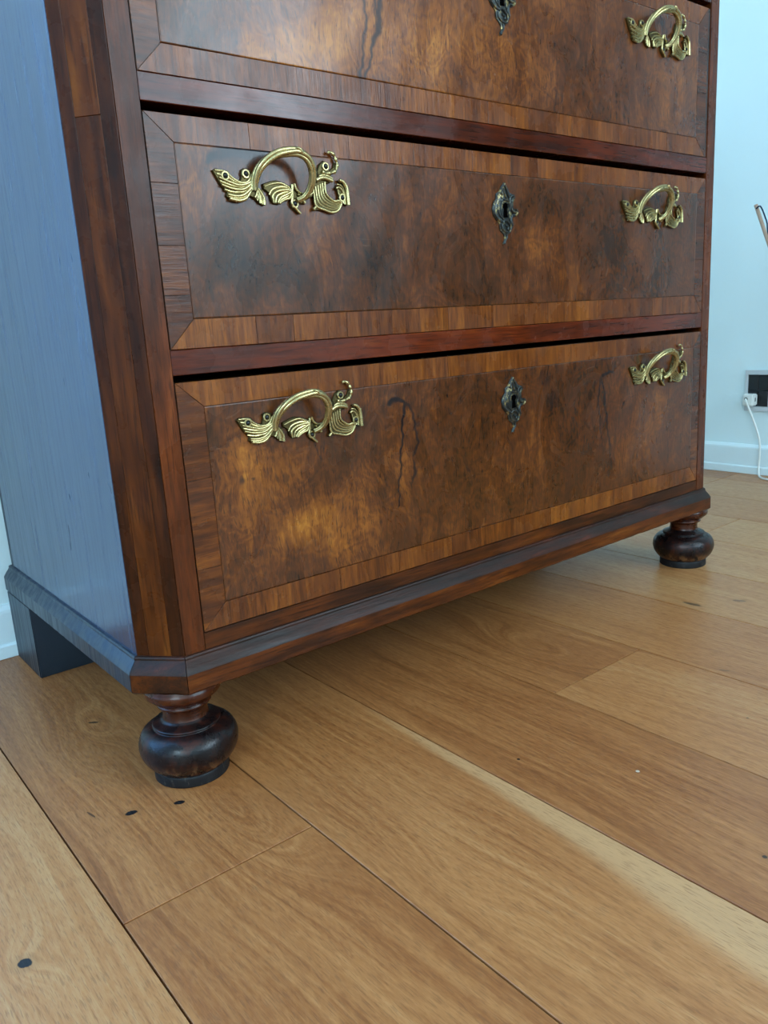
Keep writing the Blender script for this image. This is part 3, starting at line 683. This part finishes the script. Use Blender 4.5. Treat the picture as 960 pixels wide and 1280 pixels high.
def burl_panel(x0, x1, z0, z1, parent, col, tones, lines, clouds):
    step = .0015; nx = int((x1-x0)/step)+1; nz = int((z1-z0)/step)+1
    xs = np.linspace(x0, x1, nx); zs = np.linspace(z0, z1, nz); XX, ZZ = np.meshgrid(xs, zs)
    # low warp so that traced streaks waver like the veneer
    WX = XX + .0014*np.sin(ZZ*170+XX*40)+.0007*np.sin(ZZ*520+2); WZ = ZZ+.0010*np.sin(XX*210)
    tone = np.zeros_like(XX); fig = np.zeros_like(XX)
    for (cx, cz, rx, rz, a, ang) in tones:
        c, s_ = math.cos(ang), math.sin(ang); u = ((XX-cx)*c+(ZZ-cz)*s_)/rx; v = (-(XX-cx)*s_+(ZZ-cz)*c)/rz
        tone += (a if a > 0 else a*.55)*np.exp(-(u*u+v*v))
    for (pts, w, a) in lines: fig = np.maximum(fig, a*seg_mask(WX, WZ, pts, w))
    for (cx, cz, rx, rz, a, ang) in clouds:
        c, s_ = math.cos(ang), math.sin(ang); u = ((WX-cx)*c+(WZ-cz)*s_)/rx; v = (-(WX-cx)*s_+(WZ-cz)*c)/rz
        fig = np.maximum(fig, a*np.clip(1.5-(u*u+v*v), 0, 1))
    cx, cz = (x0+x1)/2, (z0+z1)/2
    yy = np.full_like(XX, 0.0); yy = yy + .00012*np.sin(XX*38+ZZ*21)+.0001*np.sin(XX*91-ZZ*60)
    V = np.stack([XX-cx, yy, ZZ-cz], -1).reshape(-1, 3)
    idx = np.arange(nx*nz).reshape(nz, nx)
    Fq = np.stack([idx[:-1, :-1], idx[:-1, 1:], idx[1:, 1:], idx[1:, :-1]], -1).reshape(-1, 4)
    # rim back to the ground of the drawer, 1 mm deep
    rim = np.concatenate([idx[0, :], idx[1:, -1], idx[-1, -2::-1], idx[-2:0:-1, 0]])
    RV = V[rim].copy(); RV[:, 1] = .0010; n0 = len(V); m = len(rim)
    V = np.concatenate([V, RV]); k = np.arange(m)
    RF = np.stack([rim[k], n0+k, n0+(k+1) % m, rim[(k+1) % m]], -1)
    Fq = np.concatenate([Fq, RF])
    me = bpy.data.meshes.new('veneer_panel'); me.vertices.add(len(V)); me.vertices.foreach_set('co', V.astype(np.float32).ravel())
    me.loops.add(len(Fq)*4); me.loops.foreach_set('vertex_index', Fq.astype(np.int32).ravel())
    me.polygons.add(len(Fq)); me.polygons.foreach_set('loop_start', np.arange(0, len(Fq)*4, 4, dtype=np.int32))
    me.update(calc_edges=True)
    for nm, arr in (('tone', tone), ('figure', fig)):
        at = me.attributes.new(nm, 'FLOAT', 'POINT'); d = np.zeros(len(V), np.float32); d[:n0] = arr.ravel(); at.data.foreach_set('value', d)
    return link('veneer_panel', me, m_burl, parent, (cx, 0, cz), col)

def banding(d, x0, x1, z0, z1, bl, br, bb, bt, seed, splits):
    """mitred crossbanding, each length of veneer its own piece"""
    rg = random.Random(seed); g = .00022; y0, y1 = 0, .0010
    ix0, ix1, iz0, iz1 = x0+bl, x1-br, z0+bb, z1-bt
    def cuts(a, b, given, lo, hi):
        c = [a]+list(given)
        if not given:
            p = a
            while True:
                p += rg.uniform(lo, hi)
                if p > b-lo*.6: break
                c.append(p)
        return c+[b]
    def tone(base): return (min(.8, max(.2, base+rg.uniform(-.09, .09))), rg.random(), 0)
    for top in (0, 1):
        cs = cuts(ix0, ix1, splits.get('t' if top else 'b', []), .05, .13)
        for k in range(len(cs)-1):
            a, b = cs[k], cs[k+1]; oa = x0+g if k == 0 else a+g; ob = x1-g if k == len(cs)-2 else b-g
            ia = a+g; ib = b-g
            if top: poly = [(oa, z1-g), (ob, z1-g), (ib, iz1+g), (ia, iz1+g)]
            else: poly = [(ia, iz0-g), (ib, iz0-g), (ob, z0+g), (oa, z0+g)]
            if k == 0: poly = [(p[0]+(g if p[0] < ix0 else 0), p[1]) for p in poly]
            prism_xz('banding', poly, y0, y1, m_cross_v, d, .0002, tone(.55))
    for right in (0, 1):
        cs = cuts(iz0, iz1, splits.get('r' if right else 'l', []), .05, .09)
        for k in range(len(cs)-1):
            a, b = cs[k], cs[k+1]; oa = z0+g*2 if k == 0 else a+g; ob = z1-g*2 if k == len(cs)-2 else b-g
            if right: poly = [(ix1+g, a+g), (x1-g, oa), (x1-g, ob), (ix1+g, b-g)]
            else: poly = [(x0+g, oa), (ix0-g, a+g), (ix0-g, b-g), (x0+g, ob)]
            prism_xz('banding', poly, y0, y1, m_cross_h, d, .0002, tone(.35))
    return ix0+g, ix1-g, iz0+g, iz1-g

def handle_mesh():
    V, Fc = [], []
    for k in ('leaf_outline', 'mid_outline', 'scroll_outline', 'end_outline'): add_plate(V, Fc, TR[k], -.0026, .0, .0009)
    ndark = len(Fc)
    def st(k, r, t=(1, .45), y=-.0030, n=8, fl=1.0): add_tube(V, Fc, [(a, y, b) for a, b in TR[k]], r, n, fl, t, 5)
    for k in ('s1', 's2', 's3'): st(k, .0021, (1, .55), -.0034)
    st('s4', .0022, (.8, .9), -.0030); st('s5', .0016, (1, .6))
    for k in ('s6', 's7', 's8'): st(k, .0017, (.7, 1))
    for k in ('m1', 'm2', 'm4'): st(k, .0019, (1, .7))
    st('m3', .0014); st('m5', .0018, (1, .8)); st('m6', .0014, (1, .8), -.0042); st('m7', .0011, (1, .8), -.0040); st('m8', .0016, (1, 1.2)); st('m9', .0015, (1, 1.2))
    st('c1', .0015, (.8, 1)); st('c2', .0014, (.8, 1)); st('c3', .0023, (1.1, .9), -.0044); st('c4', .0017, (1, .9), -.0036)
    st('c6', .0018, (.8, 1.1)); pass
    def between(k1, k2, t, r, y=-.0026, n=9):
        def rs(pl):
            P = [Vector(p) for p in pl]; d = [0]
            for q in range(1, len(P)): d.append(d[-1]+(P[q]-P[q-1]).length)
            o = []
            for q in range(n):
                s_ = d[-1]*q/(n-1); i_ = max(0, min(len(P)-2, sum(1 for x in d[1:] if x < s_)))
                f = (s_-d[i_])/max(1e-9, d[i_+1]-d[i_]); o.append(P[i_].lerp(P[i_+1], min(1, f)))
            return o
        a_, b_ = rs(TR[k1]), rs(TR[k2])
        add_tube(V, Fc, [((p.lerp(q, t)).x, y, (p.lerp(q, t)).y) for p, q in zip(a_, b_)], r, 7, 1, (1, .7), sub=2)
    for k1, k2 in (('s5', 's1'), ('s1', 's2'), ('s2', 's3'), ('s3', 's4'), ('m3', 'm1'), ('m1', 'm2'), ('m2', 'm4')): between(k1, k2, .5, .0015)
    for t in (.22, .42, .62, .80): between('c1', 'c2', t, .0013, -.0024)
    for k1, k2 in (('s6', 's7'), ('s7', 's8'), ('e1', 'e2')): between(k1, k2, .5, .0011)
    add_tube(V, Fc, [(a, -.0036, b) for a, b in TR['c5']], lambda f: .0019*(1-.15*f)*(1+.28*math.sin(f*42)), 8, .9, sub=8)
    st('e1', .0015, (.8, 1)); st('e2', .0024, (1, .7), -.0044); st('e5', .0011)
    for k in ('e3', 'e4'):
        a, b = TR[k]; add_tube(V, Fc, [(a[0], -.003, a[1]), ((a[0]+b[0])/2, -.003, (a[1]+b[1])/2)], .0014, 7, 1, (1, .7), sub=2)
    for px, pz in TR['pins']:
        add_tube(V, Fc, [(px+.0034*math.cos(a), -.0034, pz+.0034*math.sin(a)) for a in [q*math.pi/5 for q in range(11)]], .0011, 6, .8, sub=2)
    # bail: three strands twisted round a core, standing off the plate
    b = [Vector(p) for p in [(-.0405, -.004, -.010), (-.0400, -.005, -.003), (-.0372, -.009, .0075), (-.0295, -.014, .0165), (-.0190, -.0175, .0225), (-.0070, -.0195, .0250), (.0040, -.0205, .0252), (.0140, -.0205, .0205), (.0198, -.0195, .0120), (.0213, -.0165, .0010), (.0195, -.0115, -.0085), (.0150, -.0075, -.0145), (.0090, -.0046, -.0170)]]
    rr = lambda f: .0026+.0019*math.sin(math.pi*min(1, .12+f*.95))
    for q in range(4):
        pts = []
        for i_, p in enumerate(b):
            f = i_/(len(b)-1); t = (b[min(i_+1, len(b)-1)]-b[max(i_-1, 0)]).normalized()
            s_ = t.cross(Vector((0, -1, 0))).normalized(); u_ = s_.cross(t).normalized(); a = q*math.pi/2+f*3.2
            pts.append(tuple(p+(s_*math.cos(a)+u_*math.sin(a))*rr(f)*.55))
        add_tube(V, Fc, pts, lambda f: rr(f)*.56, 9, 1, sub=6)
    add_tube(V, Fc, [(.0010, -.0238, .0285), (.0040, -.0250, .0272), (.0070, -.0245, .0232)], .0014, 8, .8, (1, 1), 4)
    return V, Fc, ndark
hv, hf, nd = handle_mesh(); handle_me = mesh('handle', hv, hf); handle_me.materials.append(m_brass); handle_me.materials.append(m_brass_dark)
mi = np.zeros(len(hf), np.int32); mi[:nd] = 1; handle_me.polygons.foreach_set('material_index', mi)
pv, pf = lathe([(.0022, 0), (.0024, .0008), (.0020, .0020), (.0012, .0027), (.0003, .0029)], 14)
pv = [(x, -z, y) for x, y, z in pv]; pin_me = mesh('pin', pv, pf); pin_me.materials.append(m_pin)
bm = bmesh.new()
for me in (handle_me, pin_me):
    bm = bmesh.new(); bm.from_mesh(me); bmesh.ops.recalc_face_normals(bm, faces=bm.faces); bm.to_mesh(me); bm.free()
    for p in me.polygons: p.use_smooth = True
    me.set_sharp_from_angle(angle=math.radians(50))

hc = sum(p[0] for p in TR['Ehole'])/len(TR['Ehole'])
TR['Ehole'] = [(hc+(x-hc)*1.35, z) for x, z in TR['Ehole']]
for k in ('b2', 'b3'): TR['E'+k] = [(hc+(x-hc)*1.35, z) for x, z in TR['E'+k]]
def escutcheon_mesh():
    V, Fc = [], []
    add_plate(V, Fc, TR['Eoutline'], -.0014, .0, .0006, TR['Ehole'])
    for k in ('a1', 'a2', 'a3', 'a4', 'a5', 'a6', 'a7', 'a8', 'a9', 'b1', 'b2', 'b3', 'b4', 'b5', 'b6'):
        r = {'a4': .0021, 'a8': .0018, 'a9': .0018, 'a6': .0020, 'a5': .0010, 'b2': .0009, 'b3': .0009, 'b4': .0010, 'b5': .0014, 'b6': .0016, 'b1': .0016}.get(k, .0014)
        add_tube(V, Fc, [(a, -.0020, b) for a, b in TR['E'+k]], r, 7, .85, (.8, .9), 4)
    return V, Fc
ev, ef = escutcheon_mesh(); esc_me = mesh('escutcheon', ev, ef); esc_me.materials.append(m_bronze)
bm = bmesh.new(); bm.from_mesh(esc_me); bmesh.ops.recalc_face_normals(bm, faces=bm.faces); bm.to_mesh(esc_me); bm.free()
for p in esc_me.polygons: p.use_smooth = True
esc_me.set_sharp_from_angle(angle=math.radians(50))
kh = [(x*1.0, z) for x, z in TR['Ehole']]
khv = [(x, -.0003, z) for x, z in kh] + [(x, .0004, z) for x, z in kh]; nk = len(kh)
key_me = mesh('keyhole', khv, [tuple(range(nk)), tuple(range(nk, 2*nk))[::-1]]+[(i, (i+1) % nk, (i+1) % nk+nk, i+nk) for i in range(nk)]); key_me.materials.append(m_black)

def drawer(z0, z1, name_lab, bands, seed, splits, panel, handles, esc, x1=.9752):
    d = bev_box('drawer', (.0246, .0010, z0), (x1, .42, z1), m_drawer, chest, .0004, (.5, seed*.17 % 1, 0))
    if name_lab: d['label'] = name_lab
    px = banding(d, .0246, x1-(.0062 if x1 > .975 and seed == 1 else 0), z0, z1, *bands, seed, splits)
    burl_panel(px[0], px[1], px[2], px[3], d, *panel)
    for hx, hz in handles:
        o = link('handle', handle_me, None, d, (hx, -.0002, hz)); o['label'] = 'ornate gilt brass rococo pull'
        for qx, qz in TR['pins']: link('pin', pin_me, None, d, (hx+qx, -.0030, hz+qz))
    link('escutcheon', esc_me, None, d, (esc[0], -.0002, esc[1]))
    link('keyhole', key_me, None, d, (esc[0], -.0002, esc[1]))
    return d

# drawer with the top edge at .905 (upper), then the middle and the lower one
drawer(.6924, .9055, None, (.0250, .0270, .0255, .0270), 1, {'b': [.33, .40, .47, .545, .60, .632, .69, .78, .86]},
       ((.52, .21, 0),
        [(.20, .735, .09, .035, .42, .5), (.36, .76, .10, .05, .28, 0), (.085, .735, .03, .05, -.30, 0), (.62, .79, .05, .035, -.22, 0), (.42, .745, .022, .02, -.35, 0), (.50, .78, .10, .05, .12, 0), (.72, .76, .09, .06, -.08, 0), (.88, .78, .05, .05, .1, 0)],
        [([(.2873, .7944), (.2865, .7716), (.2799, .7438), (.2756, .7185)], .0011, .95), ([(.3081, .7981, .002), (.3041, .7745, .003), (.2959, .7539, .0016), (.2902, .7376, .001), (.2821, .7194, .001)], .0011, .9),
         ([(.302, .80), (.300, .775), (.297, .757), (.293, .745)], .0008, .8), ([(.600, .745), (.597, .732), (.598, .718)], .0009, .7), ([(.575, .742), (.588, .735), (.597, .728), (.612, .735)], .0006, .5)],
        []),
       [(.170, .8495), (.834, .8487)], (.4975, .8290-.0))
drawer(.4500, .6600, None, (.0270, .0245, .0276, .0242), 2, {'b': [.12, .165, .235, .30, .39, .47, .53, .62, .69, .76, .83], 'l': [.5, .545, .60]},
       ((.42, .55, 0),
        [(.10, .535, .035, .035, -.34, 0), (.165, .515, .05, .03, -.30, 0), (.205, .545, .03, .04, .20, .2), (.08, .59, .03, .03, .18, 0), (.075, .50, .02, .03, .12, 0), (.285, .520, .028, .03, -.30, 0), (.25, .50, .03, .02, .12, 0), (.36, .60, .06, .03, .05, 0),
         (.455, .50, .03, .025, -.12, 0), (.58, .60, .045, .022, -.22, 0), (.56, .555, .05, .04, .20, 0), (.72, .56, .035, .025, -.32, 0), (.62, .51, .04, .03, .16, 0), (.74, .60, .03, .02, -.15, 0), (.79, .52, .05, .04, .06, 0), (.66, .53, .03, .03, -.15, 0), (.87, .53, .04, .05, -.1, 0)],
        [([(.0845, .6200, .0015), (.0890, .6265, .003), (.0987, .6310, .005), (.1202, .6320, .005), (.152, .6335, .003)], .003, 1.0), ([(.096, .6285, .003), (.108, .6270, .006), (.125, .627, .004), (.14, .626, .002)], .003, .55)],
        [(.118, .610, .030, .014, .28, 0)]),
       [(.170, .6075), (.826, .6090)], (.495, .588))
drawer(.1630, .4187, None, (.0276, .0215, .0262, .0252), 3, {'t': [.386, .69], 'l': [.2294, .322], 'b': [.20, .29, .38, .50, .58, .66, .73, .81, .89]},
       ((.44, .87, 0),
        [(.125, .305, .05, .04, .30, .4), (.165, .255, .045, .02, .42, .35), (.195, .225, .03, .03, .30, 0), (.09, .35, .02, .03, .30, 0), (.125, .355, .06, .014, -.30, 0), (.15, .285, .04, .012, -.25, .5), (.10, .215, .035, .025, .05, 0), (.23, .34, .03, .03, -.12, 0), (.245, .25, .02, .05, .14, 0),
         (.30, .30, .02, .07, .14, 0), (.60, .345, .05, .03, -.14, 0), (.56, .30, .05, .06, .06, 0), (.44, .36, .04, .03, -.1, 0), (.47, .25, .06, .04, .05, 0), (.62, .23, .03, .05, -.14, 0), (.85, .30, .05, .03, .18, 1.0), (.80, .25, .05, .04, .12, 0), (.88, .34, .05, .02, -.12, 0)],
        [([(.2865, .3690, .0016), (.2930, .3735, .0022), (.3040, .3755, .002), (.3116, .3715, .0016), (.3070, .3400, .0012), (.3040, .3200, .0010), (.3010, .2970, .0010), (.2960, .2650, .0008), (.2934, .2435, .0007)], .0012, 1.0),
         ([(.3040, .3755, .0012), (.3190, .3640, .0012), (.3280, .3420, .0012), (.3290, .3180, .0013), (.3240, .3040, .0012)], .001, .85), ([(.3225, .2960, .0010), (.3215, .2800, .0018), (.3180, .2700, .0008)], .001, .9),
         ([(.2900, .3800, .0025), (.3050, .3850, .0035), (.3200, .3780, .003)], .003, .35),
         ([(.7278, .3713, .0012), (.7200, .3735, .0010), (.7120, .3690, .0012), (.6990, .3672, .0014), (.7050, .3500, .0010), (.7090, .3250, .0012), (.7150, .2900, .0012), (.7210, .2600, .0010), (.7260, .2300, .0006)], .001, .95),
         ([(.6990, .3672, .0012), (.6920, .3450, .0012), (.6940, .3150, .0008), (.6990, .2850, .0010), (.7020, .2600, .0006)], .001, .8),
         ([(.1810, .3400), (.1830, .3290), (.1855, .3200)], .0006, .8), ([(.1905, .3350), (.1920, .3270)], .0005, .6), ([(.2640, .2330), (.2650, .2150), (.2630, .2010)], .0006, .6)],
        [(.1005, .3136, .0022, .0018, .8, 0), (.1400, .3060, .004, .006, .5, 0), (.5682, .3760, .014, .012, .45, 0), (.5849, .3441, .016, .014, .40, .3), (.6150, .3150, .006, .006, .2, 0), (.90, .365, .003, .003, .8, 0), (.62, .215, .008, .03, .25, 0)]),
       [(.168, .370), (.850, .3682)], (.503, .3455))

# ------------------------------------------------------------------ socket, charger and its cable on the right wall
XW = X1
outlet = empty('wall_outlet', (XW, .265, .228))
tag(outlet, 'black wall socket in a pale grey frame above the baseboard on the right wall', 'socket')
V, Fc = [], []
def rect_frame(V, Fc, ya, yb, za, zb, hs, x0, x1):
    bm = bmesh.new()
    # solid plate with recessed openings: outer bars and dividers
    ys = sorted([ya, yb]+[h for hh in hs for h in hh]); zi0, zi1 = za+.012, zb-.012
    def blk(y0, y1, z0, z1):
        base = len(V)
        for x in (x0, x1):
            for (y, z) in ((y0, z0), (y1, z0), (y1, z1), (y0, z1)): V.append((x, y, z))
        Fc.extend([tuple(base+q for q in f) for f in ((0, 1, 2, 3), (7, 6, 5, 4), (0, 4, 5, 1), (1, 5, 6, 2), (2, 6, 7, 3), (3, 7, 4, 0))])
    blk(ya, yb, za, zi0); blk(ya, yb, zi1, zb)
    for k in range(0, len(ys)-1, 2): blk(ys[k], ys[k+1], zi0, zi1)
    bm.free()
rect_frame(V, Fc, .1760, .3485, .1735, .2835, [(.2845, .3412), (.2070, .2640)], XW-.008, XW)
o = link('frame', mesh('frame', V, Fc, (XW, .265, .228)), m_frame, outlet, (XW, .265, .228))
for ya in (.2845, .2070):
    for k in range(2):
        for q in range(2):
            y0 = ya+.0004+k*.0284; z0 = .1859+q*.0428
            bev_box('socket_module', (XW-.0052, y0, z0), (XW-.0002, y0+.0276, z0+.0420), m_socket, outlet, .0008)
ch = bev_box('charger_plug', (XW-.032, .3130, .1890), (XW-.0056, .3420, .2210), m_plastic, None, .003, seg=3)
tag(ch, 'small white charger plugged into the black wall socket', 'charger')
V, Fc = [], []
add_tube(V, Fc, [(XW-.0335, .332, .2080), (XW-.0315, .332, .2080)], .0045, 16, 1, sub=1)
link('cable_port', mesh('cable_port', V, Fc, (XW-.0325, .332, .208)), m_pin, ch, (XW-.0325, .332, .208))
bev_box('side_slot', (XW-.0215, .3126, .2010), (XW-.0175, .3132, .2110), m_pin, ch, 0)
V, Fc = [], []
cp = [(XW-.034, .332, .208), (XW-.0405, .327, .202), (XW-.043, .318, .186), (XW-.043, .300, .145), (XW-.041, .287, .105), (XW-.040, .2835, .070), (XW-.042, .2835, .035), (XW-.050, .2790, .012), (XW-.062, .266, .0035), (XW-.075, .235, .0030), (XW-.07, .15, .003), (XW-.09, 0.0, .003), (XW-.06, -.2, .003), (XW-.1, -.45, .003)]
add_tube(V, Fc, cp, .0027, 12, 1, sub=10)
o = link('charging_cable', mesh('charging_cable', V, Fc, (XW-.05, .27, 0)), m_plastic, None, (XW-.05, .27, 0), smooth=True)
tag(o, 'thin white charging cable hanging from the charger to the floor', 'cable')

# ------------------------------------------------------------------ folding stand whose tip shows at the right edge
st = empty('folding_stand', (1.5, -.1, 0))
tag(st, 'slim beige rod with a navy strap, at the right edge above the socket', 'folding stand')
def rod(name, a, b, r, m, par=st, flat=1.0):
    V, Fc = [], []; mid = tuple((a[i]+b[i])/2 for i in range(3)); add_tube(V, Fc, [a, mid, b], r, 10, flat, sub=2)
    return link(name, mesh(name, V, Fc, mid), m, par, mid, smooth=True)
for xx in (1.50, 1.78):
    rod('leg', (xx, .1780, .668), (xx, -.0800, .0), .0040, m_rod)
    rod('leg', (xx-.012, -.2480, .668), (xx-.012, .0100, .0), .0040, m_rod)
for yy, zz in ((.1145, .500), (-.1835, .500)): rod('crossbar', (1.488, yy, zz), (1.78, yy, zz), .0045, m_rod)
for xx in (1.50, 1.64, 1.78):
    V, Fc = [], []
    add_tube(V, Fc, [(xx-.004, .1745, .660), (xx-.006, .1640, .662), (xx-.006, .150, .632), (xx-.006, .130, .585), (xx-.006, .02, .54), (xx-.006, -.10, .54), (xx-.006, -.225, .60)], .0016, 8, 1, sub=6)
    link('strap', mesh('strap', V, Fc, (xx, .16, .66)), m_strap, st, (xx, .16, .66), smooth=True)
